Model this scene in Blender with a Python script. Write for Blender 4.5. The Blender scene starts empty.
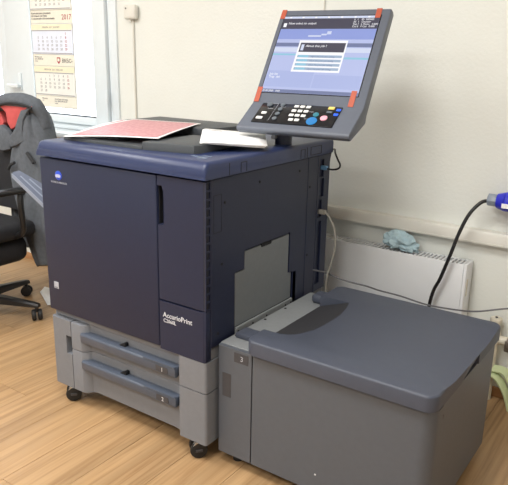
import bpy, bmesh, math, random
from mathutils import Vector, Matrix, noise
random.seed(7)
S = bpy.context.scene
COL = S.collection
R = math.radians

# ------------------------------------------------------------------ camera
cam_d = bpy.data.cameras.new('camera')
cam = bpy.data.objects.new('camera', cam_d); COL.objects.link(cam); S.camera = cam
CAMP = Vector((1.9408, -1.4565, 1.3208)); YAW, PITCH, ROLL, FPX = -.6036, .2816, .0192, 649.14
fw = Vector((math.sin(YAW)*math.cos(PITCH), math.cos(YAW)*math.cos(PITCH), -math.sin(PITCH)))
rt = fw.cross(Vector((0, 0, 1))).normalized(); up = rt.cross(fw)
r2 = rt*math.cos(ROLL)+up*math.sin(ROLL); u2 = -rt*math.sin(ROLL)+up*math.cos(ROLL)
m = Matrix((r2, u2, -fw)).transposed().to_4x4(); m.translation = CAMP
cam.matrix_world = m
cam_d.sensor_width = 36.0; cam_d.lens = 36.0*FPX/508.0; cam_d.clip_start = .02
# ------------------------------------------------------------------ world, exposure
W = bpy.data.worlds.new('overcast_sky'); S.world = W; W.use_nodes = True
W.node_tree.nodes['Background'].inputs['Color'].default_value = (.86, .93, 1.0, 1)
W.node_tree.nodes['Background'].inputs['Strength'].default_value = 5.0
S.view_settings.view_transform = 'Standard'; S.view_settings.look = 'None'
S.view_settings.exposure = 0.0; S.view_settings.gamma = 1.0; S.view_settings.use_curve_mapping = False
LAMP_POWER = 42.0
LAMPS = [(-1.3, -.9), (1.0, -.9), (-1.3, -2.5), (1.0, -2.5)]

# ------------------------------------------------------------------ materials
def lin(c):
    def f(v):
        v /= 255.0
        return v/12.92 if v <= .04045 else ((v+.055)/1.055)**2.4
    return (f(c[0]), f(c[1]), f(c[2]), 1)
def mat(name, rgb, rough=.5, var=.06, scale=40, bump=0.0, bscale=300, metal=0.0, spec=.5, coat=0.0, stretch=(1, 1, 1)):
    M = bpy.data.materials.new(name); M.use_nodes = True
    nt = M.node_tree; b = nt.nodes['Principled BSDF']
    c = lin(rgb)
    b.inputs['Roughness'].default_value = rough; b.inputs['Metallic'].default_value = metal
    b.inputs['Specular IOR Level'].default_value = spec
    if coat: b.inputs['Coat Weight'].default_value = coat
    tc = nt.nodes.new('ShaderNodeTexCoord'); mp = nt.nodes.new('ShaderNodeMapping'); mp.inputs['Scale'].default_value = stretch
    nt.links.new(tc.outputs['Object'], mp.inputs['Vector'])
    n = nt.nodes.new('ShaderNodeTexNoise'); n.inputs['Scale'].default_value = scale; n.inputs['Detail'].default_value = 4
    nt.links.new(mp.outputs['Vector'], n.inputs['Vector'])
    r = nt.nodes.new('ShaderNodeValToRGB')
    r.color_ramp.elements[0].position = .3; r.color_ramp.elements[1].position = .7
    r.color_ramp.elements[0].color = tuple(v*(1-var) for v in c[:3])+(1,)
    r.color_ramp.elements[1].color = tuple(min(1, v*(1+var)) for v in c[:3])+(1,)
    nt.links.new(n.outputs['Fac'], r.inputs['Fac']); nt.links.new(r.outputs['Color'], b.inputs['Base Color'])
    if bump:
        n2 = nt.nodes.new('ShaderNodeTexNoise'); n2.inputs['Scale'].default_value = bscale; n2.inputs['Detail'].default_value = 3
        nt.links.new(mp.outputs['Vector'], n2.inputs['Vector'])
        bp = nt.nodes.new('ShaderNodeBump'); bp.inputs['Strength'].default_value = bump; bp.inputs['Distance'].default_value = .01
        nt.links.new(n2.outputs['Fac'], bp.inputs['Height']); nt.links.new(bp.outputs['Normal'], b.inputs['Normal'])
    return M
def emit(name, rgb, strength):
    M = bpy.data.materials.new(name); M.use_nodes = True
    b = M.node_tree.nodes['Principled BSDF']
    b.inputs['Base Color'].default_value = (.02, .02, .02, 1); b.inputs['Roughness'].default_value = .35; b.inputs['Specular IOR Level'].default_value = .25
    b.inputs['Emission Color'].default_value = lin(rgb); b.inputs['Emission Strength'].default_value = strength
    return M
M = {}
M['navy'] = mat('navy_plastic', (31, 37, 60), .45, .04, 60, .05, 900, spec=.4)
M['navy_lit'] = mat('navy_plastic_window_lit', (40, 51, 86), .36, .04, 60, .05, 900)  # lighter, bluer navy: window reflection mixed into the cover colour
M['grey'] = mat('grey_plastic', (114, 117, 123), .5, .03, 50, .05, 900)
M['feeder'] = mat('feeder_grey_plastic', (83, 87, 94), .5, .03, 50, .05, 900)
M['bar'] = mat('handle_blue_grey_plastic', (74, 82, 96), .38, .03, 50)
M['lid'] = mat('feeder_lid_slate_plastic', (66, 71, 84), .5, .03, 50, .08, 900)
M['scoop'] = mat('scoop_darker_tone', (46, 46, 50), .6, .03, 50)  # scoop surface toned darker than the lid around it
M['slate'] = mat('cover_dark_grey_plastic', (62, 66, 70), .5, .05, 60, .08, 800)
M['black'] = mat('black_plastic', (22, 22, 24), .4, .1, 60)
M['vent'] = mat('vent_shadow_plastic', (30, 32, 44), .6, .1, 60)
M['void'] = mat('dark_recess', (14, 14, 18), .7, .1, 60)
M['rubber'] = mat('black_rubber', (24, 24, 25), .6, .1, 60)
M['chrome'] = mat('bright_steel', (200, 200, 200), .45, .05, 60, metal=1)
M['deck'] = mat('deck_light_grey_metal', (128, 131, 133), .5, .04, 60)
M['bypass'] = mat('bypass_panel_grey', (110, 114, 117), .5, .03, 60)
M['label_dark'] = mat('dark_label', (62, 62, 66), .5, .05, 60)
M['white_ink'] = mat('white_print', (215, 217, 222), .5, .01, 60)
M['grey_ink'] = mat('pale_grey_print', (165, 168, 176), .5, .01, 60)
M['panel'] = mat('panel_blue_grey_plastic', (88, 94, 106), .42, .03, 60, .05, 900)
M['panel_key'] = mat('panel_key_area_plastic', (90, 96, 108), .42, .03, 60, .05, 900)
M['gloss_black'] = mat('glossy_black_plastic', (20, 22, 28), .2, .05, 60)
M['tape'] = mat('orange_tape', (165, 74, 48), .5, .06, 80)
M['key_white'] = mat('white_key', (225, 226, 224), .45, .02, 60)
M['key_grey'] = mat('grey_key', (92, 100, 108), .4, .02, 60)
M['key_pink'] = mat('pink_key', (235, 165, 180), .4, .02, 60)
M['key_yellow'] = mat('yellow_key', (225, 200, 110), .4, .02, 60)
M['key_blue'] = emit('lit_blue_key', (40, 150, 225), .9)
M['key_cyan'] = emit('lit_cyan_key', (70, 180, 200), .6)
M['led'] = emit('blue_led', (50, 110, 255), 1.2)
M['wall'] = mat('cream_painted_plaster', (221, 223, 217), .85, .02, 3, .13, 80)
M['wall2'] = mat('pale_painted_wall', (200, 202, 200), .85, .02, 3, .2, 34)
M['ceil'] = mat('white_ceiling', (236, 236, 232), .9, .01, 4)
M['trunk'] = mat('cream_trunking', (214, 212, 203), .5, .03, 8)
M['pvc'] = mat('white_window_plastic', (222, 230, 234), .35, .01, 20)
M['gasket'] = mat('grey_gasket', (70, 74, 80), .6, .05, 30)
M['rad'] = mat('white_enamel', (226, 228, 230), .35, .01, 20)
M['rad_in'] = mat('radiator_gap_shade', (28, 27, 26), .8, .1, 30)  # near-black core, shade between the grille slats put into its colour
M['wood'] = mat('baseboard_wood', (176, 128, 84), .45, .12, 10, stretch=(1, 8, 8))
M['paper'] = mat('white_paper', (240, 240, 240), .6, .01, 30)
M['cal_cream'] = mat('calendar_cream_card', (236, 228, 200), .6, .02, 20)
M['cal_white'] = mat('calendar_pale_sheet', (232, 232, 226), .6, .02, 20)
M['cal_blue'] = mat('calendar_bluish_sheet', (222, 228, 242), .6, .02, 20)
M['cal_card'] = mat('calendar_ad_card', (232, 228, 214), .6, .02, 20)
M['ink'] = mat('dark_ink', (70, 66, 68), .6, .05, 60)
M['ink_soft'] = mat('soft_grey_ink', (150, 146, 150), .6, .05, 60)
M['ink_red'] = mat('red_ink', (165, 45, 55), .6, .05, 60)
M['cable_black'] = mat('black_cable', (20, 20, 24), .4, .1, 60)
M['cable_grey'] = mat('grey_cable', (92, 92, 96), .5, .1, 60)
M['cable_beige'] = mat('beige_cable', (146, 143, 134), .5, .06, 60)
M['plug_blue'] = mat('blue_plug_plastic', (44, 50, 190), .35, .05, 60)
M['plug_grey'] = mat('grey_gland_plastic', (132, 142, 156), .4, .05, 60)
M['usb_blue'] = mat('pale_blue_connector', (110, 160, 205), .4, .05, 60)
M['cloth'] = mat('pale_blue_cloth', (176, 200, 208), .9, .06, 30, .15, 500)
M['green'] = mat('pale_green_fabric', (206, 218, 172), .8, .05, 30)
M['pipe'] = mat('old_white_pipe_paint', (215, 208, 190), .45, .12, 40, .1, 80)
M['valve'] = mat('worn_metal_valve', (140, 130, 118), .35, .25, 60, .1, 80, metal=.7)
M['coat'] = mat('grey_wool_coat', (90, 95, 102), .95, .12, 60, .3, 500)
M['coat_edge'] = mat('dark_coat_binding', (44, 45, 48), .9, .1, 60)
M['lining'] = mat('coral_red_lining', (196, 84, 84), .8, .08, 30, .1, 300)
M['chair'] = mat('black_chair_fabric', (26, 27, 32), .85, .1, 60, .15, 700)
M['tray'] = mat('smoky_blue_tray_plastic', (86, 94, 114), .35, .04, 30)
M['tray_line'] = mat('tray_rib_pale', (130, 138, 154), .4, .03, 30)
M['lamp_frame'] = mat('lamp_white_frame', (235, 235, 235), .5, .01, 30)
M['diffuser'] = emit('lamp_diffuser', (255, 250, 240), 4.0)
M['holo'] = mat('silver_trace_sticker', (150, 165, 190), .25, .3, 120, metal=.5)
# screen
M['scr'] = emit('screen_pale_blue', (184, 194, 236), .95)
M['scr_blue'] = emit('screen_blue_band', (142, 158, 222), .95)
M['scr_pale'] = emit('screen_pale_block', (172, 184, 230), .95)
M['scr_grey'] = emit('screen_slate_band', (112, 124, 166), .9)
M['scr_dark'] = emit('screen_dark_header', (62, 60, 82), .86)
M['scr_lite'] = emit('screen_light_row', (212, 220, 244), .95)
M['scr_white'] = emit('screen_white', (250, 250, 255), 1.0)
M['scr_cyan'] = emit('screen_cyan_row', (150, 210, 236), .86)
M['scr_row'] = emit('screen_dialog_row', (168, 190, 216), .86)

def glass_mat():
    Mg = bpy.data.materials.new('window_glass'); Mg.use_nodes = True
    b = Mg.node_tree.nodes['Principled BSDF']
    b.inputs['Transmission Weight'].default_value = 1; b.inputs['Roughness'].default_value = 0; b.inputs['IOR'].default_value = 1.02
    return Mg
M['glass'] = glass_mat()

def plank_mat():
    P = bpy.data.materials.new('oak_laminate'); P.use_nodes = True
    nt = P.node_tree; N = nt.nodes; L = nt.links; b = N['Principled BSDF']
    tc = N.new('ShaderNodeTexCoord'); oi = N.new('ShaderNodeObjectInfo')
    ad = N.new('ShaderNodeVectorMath'); ad.operation = 'MULTIPLY_ADD'
    cx = N.new('ShaderNodeCombineXYZ'); L.new(oi.outputs['Random'], cx.inputs[0]); L.new(oi.outputs['Random'], cx.inputs[1])
    L.new(cx.outputs[0], ad.inputs[0]); ad.inputs[1].default_value = (37, 91, 0); L.new(tc.outputs['Object'], ad.inputs[2])
    mp = N.new('ShaderNodeMapping'); mp.inputs['Scale'].default_value = (40, 1.3, 1); L.new(ad.outputs[0], mp.inputs['Vector'])
    n = N.new('ShaderNodeTexNoise'); n.inputs['Scale'].default_value = 1.4; n.inputs['Detail'].default_value = 9; n.inputs['Distortion'].default_value = .9
    L.new(mp.outputs[0], n.inputs['Vector'])
    r = N.new('ShaderNodeValToRGB'); e = r.color_ramp.elements
    e[0].position = .28; e[0].color = lin((146, 113, 78)); e[1].position = .62; e[1].color = lin((178, 145, 106))
    x = e.new(.44); x.color = lin((166, 133, 95))
    L.new(n.outputs['Fac'], r.inputs['Fac'])
    # three printed strips per board
    n2 = N.new('ShaderNodeTexNoise'); n2.inputs['Scale'].default_value = 1.0; n2.inputs['Detail'].default_value = 1
    mp2 = N.new('ShaderNodeMapping'); mp2.inputs['Scale'].default_value = (14, .5, 1); L.new(ad.outputs[0], mp2.inputs['Vector']); L.new(mp2.outputs[0], n2.inputs['Vector'])
    hv = N.new('ShaderNodeHueSaturation'); L.new(r.outputs['Color'], hv.inputs['Color'])
    mr = N.new('ShaderNodeMapRange'); mr.inputs[1].default_value = .3; mr.inputs[2].default_value = .7; mr.inputs[3].default_value = .86; mr.inputs[4].default_value = 1.1
    L.new(n2.outputs['Fac'], mr.inputs[0]); L.new(mr.outputs[0], hv.inputs['Value']); L.new(hv.outputs[0], b.inputs['Base Color'])
    b.inputs['Roughness'].default_value = .38
    return P
M['plank'] = plank_mat()

def red_print():
    P = bpy.data.materials.new('pink_red_print'); P.use_nodes = True
    nt = P.node_tree; N = nt.nodes; L = nt.links; b = N['Principled BSDF']
    uv = N.new('ShaderNodeUVMap'); sp = N.new('ShaderNodeSeparateXYZ'); L.new(uv.outputs[0], sp.inputs[0])
    def edge(o):
        a = N.new('ShaderNodeMath'); a.operation = 'SUBTRACT'; L.new(o, a.inputs[0]); a.inputs[1].default_value = .5
        c = N.new('ShaderNodeMath'); c.operation = 'ABSOLUTE'; L.new(a.outputs[0], c.inputs[0])
        d = N.new('ShaderNodeMath'); d.operation = 'LESS_THAN'; L.new(c.outputs[0], d.inputs[0]); d.inputs[1].default_value = .465
        return d
    d1 = edge(sp.outputs[0]); d2 = edge(sp.outputs[1])
    mu = N.new('ShaderNodeMath'); mu.operation = 'MULTIPLY'; L.new(d1.outputs[0], mu.inputs[0]); L.new(d2.outputs[0], mu.inputs[1])
    tn = N.new('ShaderNodeTexNoise'); tn.inputs['Scale'].default_value = 26; L.new(uv.outputs[0], tn.inputs['Vector'])
    r = N.new('ShaderNodeValToRGB'); r.color_ramp.elements[0].color = lin((176, 116, 122)); r.color_ramp.elements[1].color = lin((196, 146, 150))
    r.color_ramp.elements[0].position = .35; r.color_ramp.elements[1].position = .7
    L.new(tn.outputs['Fac'], r.inputs['Fac'])
    mx = N.new('ShaderNodeMixRGB'); L.new(mu.outputs[0], mx.inputs[0]); mx.inputs[1].default_value = lin((242, 240, 240)); L.new(r.outputs[0], mx.inputs[2])
    L.new(mx.outputs[0], b.inputs['Base Color']); b.inputs['Roughness'].default_value = .45
    return P
M['redprint'] = red_print()

# ------------------------------------------------------------------ helpers
def base_of(p):
    v = Vector((0, 0, 0))
    while p is not None:
        v += p.location; p = p.parent
    return v
def smooth_by_angle(me, ang=35):
    for p in me.polygons: p.use_smooth = True
    b = bmesh.new(); b.from_mesh(me)
    for e in b.edges:
        if len(e.link_faces) == 2 and e.calc_face_angle(0) > R(ang): e.smooth = False
    b.to_mesh(me); b.free()
def obj(name, bm, material, parent=None, local=False, smooth=True, ang=35):
    bmesh.ops.recalc_face_normals(bm, faces=bm.faces)
    me = bpy.data.meshes.new(name)
    if parent is not None and not local:
        bmesh.ops.translate(bm, vec=-base_of(parent), verts=bm.verts)
    bm.to_mesh(me); bm.free()
    me.materials.append(M[material] if isinstance(material, str) else material)
    if smooth: smooth_by_angle(me, ang)
    o = bpy.data.objects.new(name, me); COL.objects.link(o)
    if parent is not None: o.parent = parent
    return o
def tag(o, label, cat, group=None):
    o['label'] = label; o['category'] = cat
    if group: o['group'] = group
    return o
def thing(name, label, cat, loc=(0, 0, 0), rz=0, group=None):
    o = bpy.data.objects.new(name, None); COL.objects.link(o); o.location = loc; o.rotation_euler = (0, 0, rz)
    o.empty_display_size = .1
    return tag(o, label, cat, group)
def struct(name, bm, material, parent=None):
    o = obj(name, bm, material, parent)
    if parent is None: o['kind'] = 'structure'
    return o
def box(x0, x1, y0, y1, z0, z1, bev=0, seg=2, bm=None):
    b = bmesh.new()
    vs = [b.verts.new((x, y, z)) for x in (x0, x1) for y in (y0, y1) for z in (z0, z1)]
    for f in ((0, 1, 3, 2), (4, 6, 7, 5), (0, 4, 5, 1), (2, 3, 7, 6), (0, 2, 6, 4), (1, 5, 7, 3)): b.faces.new([vs[i] for i in f])
    if bev: bmesh.ops.bevel(b, geom=list(b.edges), offset=bev, segments=seg, profile=.5, affect='EDGES')
    if bm is not None: return merge(bm, b)
    return b
def merge(dst, src):
    me = bpy.data.meshes.new('t'); src.to_mesh(me); src.free(); dst.from_mesh(me); bpy.data.meshes.remove(me); return dst
def bevel_where(b, fn, off, seg=3):
    es = [e for e in b.edges if fn(*[v.co for v in e.verts])]
    if es: bmesh.ops.bevel(b, geom=es, offset=off, segments=seg, profile=.5, affect='EDGES')
    return b
def prism(poly, axis, lo, hi, bev=0, seg=2, bm=None):
    """poly: 2D points; axis 'x': (y,z), 'y': (x,z), 'z': (x,y)"""
    b = bmesh.new()
    def mk(p, t):
        return {'x': (t, p[0], p[1]), 'y': (p[0], t, p[1]), 'z': (p[0], p[1], t)}[axis]
    A = [b.verts.new(mk(p, lo)) for p in poly]; B = [b.verts.new(mk(p, hi)) for p in poly]
    n = len(poly)
    b.faces.new(A); b.faces.new(B[::-1])
    for i in range(n): b.faces.new((A[i], B[i], B[(i+1) % n], A[(i+1) % n]))
    bmesh.ops.recalc_face_normals(b, faces=b.faces)
    if bev: bmesh.ops.bevel(b, geom=list(b.edges), offset=bev, segments=seg, profile=.5, affect='EDGES')
    if bm is not None: return merge(bm, b)
    return b
def cyl(c, axis, r, h, seg=20, r2=None, bev=0, bm=None):
    b = bmesh.new()
    bmesh.ops.create_cone(b, cap_ends=True, segments=seg, radius1=r, radius2=r if r2 is None else r2, depth=h)
    if bev: bmesh.ops.bevel(b, geom=[e for e in b.edges if abs(e.verts[0].co.z-e.verts[1].co.z) < 1e-6], offset=bev, segments=2, profile=.5, affect='EDGES')
    if axis == 'x': bmesh.ops.rotate(b, verts=b.verts, matrix=Matrix.Rotation(R(90), 3, 'Y'))
    if axis == 'y': bmesh.ops.rotate(b, verts=b.verts, matrix=Matrix.Rotation(R(-90), 3, 'X'))
    bmesh.ops.translate(b, vec=c, verts=b.verts)
    if bm is not None: return merge(bm, b)
    return b
def catmull(P, n=8):
    P = [Vector(p) for p in P]; Q = [P[0]*2-P[1]]+P+[P[-1]*2-P[-2]]; out = []
    for i in range(1, len(Q)-2):
        a, b, c, d = Q[i-1:i+3]
        for k in range(n):
            t = k/n
            out.append(.5*((2*b)+(c-a)*t+(2*a-5*b+4*c-d)*t*t+(-a+3*b-3*c+d)*t**3))
    return out+[P[-1]]
def tube(P, r, seg=10, n=8, smooth=True, bm=None, flat=1.0):
    pts = catmull(P, n) if smooth else [Vector(p) for p in P]
    b = bmesh.new(); rings = []
    ref = Vector((0, 0, 1))
    for i, p in enumerate(pts):
        t = (pts[min(i+1, len(pts)-1)]-pts[max(i-1, 0)]).normalized()
        if abs(t.dot(ref)) > .95: ref = Vector((0, 1, 0)) if abs(t.y) < .9 else Vector((1, 0, 0))
        s = t.cross(ref).normalized(); u = s.cross(t); ref = u
        rr = r(i/(len(pts)-1)) if callable(r) else r
        rings.append([b.verts.new(p+s*math.cos(a)*rr+u*math.sin(a)*rr*flat) for a in [2*math.pi*k/seg for k in range(seg)]])
    for A, B in zip(rings, rings[1:]):
        for k in range(seg): b.faces.new((A[k], A[(k+1) % seg], B[(k+1) % seg], B[k]))
    b.faces.new(rings[0][::-1]); b.faces.new(rings[-1])
    if bm is not None: return merge(bm, b)
    return b
def cut(o, cutter_bm):
    bmesh.ops.recalc_face_normals(cutter_bm, faces=cutter_bm.faces)
    me = bpy.data.meshes.new('c'); cutter_bm.to_mesh(me); cutter_bm.free()
    c = bpy.data.objects.new('c', me); COL.objects.link(c)
    c.parent = o.parent
    md = o.modifiers.new('b', 'BOOLEAN'); md.operation = 'DIFFERENCE'; md.object = c; md.solver = 'EXACT'
    dg = bpy.context.evaluated_depsgraph_get(); dg.update()
    nm = bpy.data.meshes.new_from_object(o.evaluated_get(dg)); o.modifiers.clear()
    old = o.data; o.data = nm; nm.name = o.name; bpy.data.meshes.remove(old)
    bpy.data.objects.remove(c); bpy.data.meshes.remove(me)
    smooth_by_angle(nm, 30)
def loc_bm(bm, parent):
    bmesh.ops.translate(bm, vec=-base_of(parent), verts=bm.verts); return bm
def text(name, body, size, material, parent, pos, rot, ext=.0003, align='LEFT', local=False, sx=1.0, sp=1.0):
    cu = bpy.data.curves.new('t', 'FONT'); cu.body = body; cu.size = size; cu.extrude = ext; cu.align_x = align
    cu.space_character = sp; cu.space_line = .95; cu.resolution_u = 2
    t = bpy.data.objects.new('t', cu); COL.objects.link(t)
    dg = bpy.context.evaluated_depsgraph_get(); dg.update()
    me = bpy.data.meshes.new_from_object(t.evaluated_get(dg)); bpy.data.objects.remove(t); bpy.data.curves.remove(cu)
    mm = Matrix.Translation(Vector(pos)-(base_of(parent) if (parent and not local) else Vector()))@rot.to_4x4()@Matrix.Diagonal((sx, 1, 1, 1))
    me.transform(mm); me.name = name; me.materials.clear(); me.materials.append(M[material])
    o = bpy.data.objects.new(name, me); COL.objects.link(o)
    if parent: o.parent = parent
    return o
FRONT = Matrix.Rotation(R(90), 3, 'X')          # reads from -y
SIDE = Matrix.Rotation(R(90), 3, 'Z')@FRONT     # reads from +x
def copy_tree(o, parent=None, loc=None):
    c = o.copy(); COL.objects.link(c); c.parent = parent
    if loc is not None: c.location = loc
    for ch in list(o.children):
        copy_tree(ch, c)
    return c

# ================================================================== the room
YW = 1.075; X0, X1, Y0, ZC = -3.4, 3.2, -3.6, 2.75
WX0, WX1, WZ0, WZ1 = -2.75, -.70, .885, 2.25          # window opening
floor = struct('floor', box(X0, X1, Y0, YW+.2, -.12, -.0085), 'wood')
pw, pl = .193, 1.29
pb = box(0, pw-.0012, 0, pl-.0012, -.008, 0, 0)
bevel_where(pb, lambda a, b: a.z > -.001 and b.z > -.001, .0008, 1)
pme = None
i = 0; x = X0+.01
while x+pw < X1:
    off = (i*.43) % 1.0*pl
    y = YW-.002-off
    segs = []
    if off > .1: segs.append((YW-.002-off, off))
    while y-pl > Y0:
        y -= pl; segs.append((y, pl))
    for (yy, ln) in segs:
        if pme is None:
            me = bpy.data.meshes.new('plank'); pb.to_mesh(me); pb.free(); me.materials.append(M['plank']); pme = me
        o = bpy.data.objects.new('plank', pme); COL.objects.link(o); o.parent = floor
        o.location = (x, yy, 0); o.scale = (1, ln/pl, 1)
    x += pw; i += 1
wb = bmesh.new()
box(X0, WX0, YW, YW+.18, 0, ZC, bm=wb); box(WX1, X1, YW, YW+.18, 0, ZC, bm=wb)
box(WX0, WX1, YW, YW+.18, 0, WZ0, bm=wb); box(WX0, WX1, YW, YW+.18, WZ1, ZC, bm=wb)
wall_back = struct('wall_back', wb, 'wall')
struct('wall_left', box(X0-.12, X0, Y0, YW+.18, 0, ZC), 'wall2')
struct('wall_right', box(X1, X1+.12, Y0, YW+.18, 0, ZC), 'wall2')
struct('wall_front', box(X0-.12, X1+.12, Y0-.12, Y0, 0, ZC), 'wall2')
struct('ceiling', box(X0-.12, X1+.12, Y0-.12, YW+.18, ZC, ZC+.1), 'ceil')
bb = prism([(YW, 0), (YW-.014, 0), (YW-.014, .026), (YW-.007, .036), (YW, .038)], 'x', X0, X1)
struct('baseboard_back', bb, 'wood')
# window
win = thing('window_1', '', ''); win.location = ((WX0+WX1)/2, YW, WZ0)
for k in ('label', 'category'): del win[k]
win['kind'] = 'structure'
fb = bmesh.new(); FY0, FY1 = YW-.012, YW+.07
box(WX1-.062, WX1, FY0, FY1, WZ0, WZ1, .004, 2, fb); box(WX0, WX0+.062, FY0, FY1, WZ0, WZ1, .004, 2, fb)
box(WX0+.062, WX1-.062, FY0, FY1, WZ0, WZ0+.035, .004, 2, fb); box(WX0+.062, WX1-.062, FY0, FY1, WZ1-.06, WZ1, .004, 2, fb)
box(-1.72, -1.625, FY0, FY1, WZ0+.035, WZ1-.06, .004, 2, fb)
obj('window_frame', fb, 'pvc', win)
def sash(xa, xb, wl, wr, za, zb, yf):
    s = bmesh.new()
    box(xa, xa+wl, yf, yf+.065, za, zb, .005, 2, s); box(xb-wr, xb, yf, yf+.065, za, zb, .005, 2, s)
    box(xa+wl, xb-wr, yf, yf+.065, za, za+.042, .005, 2, s); box(xa+wl, xb-wr, yf, yf+.065, zb-.06, zb, .005, 2, s)
    o = obj('sash', s, 'pvc', win)
    g = bmesh.new(); t = .006
    gx0, gx1, gz0, gz1 = xa+wl, xb-wr, za+.042, zb-.06
    box(gx0, gx0+t, yf+.01, yf+.03, gz0, gz1, bm=g); box(gx1-t, gx1, yf+.01, yf+.03, gz0, gz1, bm=g)
    box(gx0+t, gx1-t, yf+.01, yf+.03, gz0, gz0+t, bm=g); box(gx0+t, gx1-t, yf+.01, yf+.03, gz1-t, gz1, bm=g)
    obj('gasket', g, 'gasket', o)
    obj('pane', box(gx0+t, gx1-t, yf+.016, yf+.022, gz0+t, gz1-t), 'glass', o)
    return o
s1 = sash(-1.63, -.768, .240, .100, WZ0+.037, WZ1-.062, YW-.03)
s2 = sash(WX0+.064, -1.715, .09, .016, WZ0+.037, WZ1-.062, YW-.005)
hb = bmesh.new()
box(-1.522, -1.498, YW-.042, YW-.03, 1.09, 1.19, .004, 2, hb); cyl((-1.51, YW-.05, 1.115), 'y', .011, .03, 12, bm=hb)
box(-1.60, -1.495, YW-.072, YW-.055, 1.104, 1.126, .006, 3, hb)
obj('window_handle', hb, 'pvc', win)
for z in (1.08, 2.05):
    h = bmesh.new(); cyl((-.764, YW-.036, z), 'z', .008, .035, 12, bm=h); cyl((-.764, YW-.036, z+.03), 'z', .007, .018, 12, bm=h); cyl((-.764, YW-.036, z-.03), 'z', .007, .018, 12, bm=h)
    obj('hinge', h, 'pvc', win)
obj('window_sill', box(WX0-.03, WX1+.02, YW-.16, YW-.001, WZ0-.028, WZ0-.002, .005, 2), 'pvc', win)
# vertical wall wire above the panel, sensor with its conduit, trunking
tag(obj('wall_wire', tube([(.532, YW-.004, .95), (.532, YW-.004, ZC)], .0035, 8, smooth=False), 'trunk'), 'thin cream wire running straight up the wall behind the screen', 'wire')
sb = thing('wall_sensor', 'small cream box on the wall beside the window', 'sensor', (-.59, YW, 1.517))
obj('housing', box(-.622, -.540, YW-.035, YW-.001, 1.482, 1.553, .012, 3), 'trunk', sb)
obj('conduit', tube([(-.580, YW-.006, 1.483), (-.580, YW-.006, .5)], .006, 8, smooth=False), 'trunk', sb)
obj('indicator_light', cyl((-.600, YW-.0355, 1.535), 'y', .004, .003, 10), 'ink', sb)
obj('cable_exit', cyl((-.59, YW-.016, 1.478), 'z', .008, .012, 12), 'trunk', sb)
tr = thing('cable_trunking', 'long cream cable trunking rail along the wall above the radiator', 'trunking', (1.0, YW, .63))
obj('channel', prism([(YW-.001, .632), (YW-.040, .632), (YW-.040, .672), (YW-.034, .682), (YW-.001, .684)], 'x', -.62, X1-.01), 'trunk', tr)
obj('lid_seam', box(-.62, X1-.01, YW-.0412, YW-.039, .6365, .639), 'trunk', tr)
# ceiling lamps
def lamp(x, y, label):
    t = thing('ceiling_lamp', label, 'lamp', (x, y, ZC), group='ceiling lamp panels')
    f = bmesh.new(); a, c = .6, .45
    for (p, q, r_, s_) in ((-a, a, -c, -c+.02), (-a, a, c-.02, c), (-a, -a+.02, -c+.02, c-.02), (a-.02, a, -c+.02, c-.02)):
        box(x+p, x+q, y+r_, y+s_, ZC-.03, ZC, bm=f)
    obj('frame', f, 'lamp_frame', t)
    obj('diffuser', box(x-a+.02, x+a-.02, y-c+.02, y+c-.02, ZC-.02, ZC-.005), 'diffuser', t)
    l = bpy.data.lights.new('lamp_light', 'AREA'); l.shape = 'RECTANGLE'; l.size = 1.15; l.size_y = .85; l.energy = LAMP_POWER; l.color = (1, .99, .975)
    lo = bpy.data.objects.new('lamp_light', l); COL.objects.link(lo); lo.parent = t; lo.location = (0, 0, -.032)
for (x, y), lb in zip(LAMPS, ('large ceiling lamp panel above the office chair', 'large ceiling lamp panel above the grey feeder', 'large ceiling lamp panel behind the viewer, on the window side', 'large ceiling lamp panel behind the viewer, farthest from the window')):
    lamp(x, y, lb)

# ================================================================== printer
pr = thing('production_printer', 'large navy production printer with grey paper drawers and tilted touch screen', 'printer', (.38, .38, 0))
def P(name, bm, material, parent=pr, **k): return obj(name, bm, material, parent, **k)
P('body', box(.012, .752, .03, .76, .385, .964), 'navy')
# top cover with rounded front edge
tc = box(-.006, .766, -.008, .772, .9655, 1.018)
bevel_where(tc, lambda a, b: abs(a.z-1.018) < 1e-4 and abs(b.z-1.018) < 1e-4 and a.y < 0 and b.y < 0, .026, 5)
bevel_where(tc, lambda a, b: (a.x > .76 and b.x > .76) and a.z > .97 and b.z > .97, .014, 3)
bevel_where(tc, lambda a, b: (a.x < 0 and b.x < 0) and a.z > .97 and b.z > .97, .022, 3)
top = P('top_cover', tc, 'navy_lit', ang=50)
for (ya, yb) in ((.168, .2), (.53, .56)):
    g = bmesh.new(); t = .0018
    for q in ((ya, ya+t, .949, 1.0), (yb-t, yb, .949, 1.0), (ya+t, yb-t, 1.0-t, 1.0)):
        box(.7655, .767, q[0], q[1], max(q[2], .968), q[3], bm=g)
    P('flap_outline', g, 'void', top)
g = bmesh.new(); t = .0018
for q in ((.6, .6+t, .972, 1.003), (.68-t, .68, .972, 1.003), (.6, .68, .972, .972+t), (.6, .68, 1.003-t, 1.003)): box(.7655, .767, *q, bm=g)
P('flap_outline', g, 'void', top)
for ys in (.108, .575): P('seam', box(.7655, .7668, ys, ys+.002, .967, 1.004), 'void', top)
# trace of sticker on the cover
hs = bmesh.new()
for (cx_, cy_, w, d, a) in ((.668, .075, .05, .012, -.2), (.70, .06, .03, .018, .3), (.69, .095, .035, .008, .0)):
    b_ = box(-w/2, w/2, -d/2, d/2, 1.0182, 1.0192); bmesh.ops.rotate(b_, verts=b_.verts, matrix=Matrix.Rotation(a, 3, 'Z')); bmesh.ops.translate(b_, vec=(cx_, cy_, 0), verts=b_.verts); merge(hs, b_)
P('sticker_remnant', hs, 'holo', top)
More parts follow.
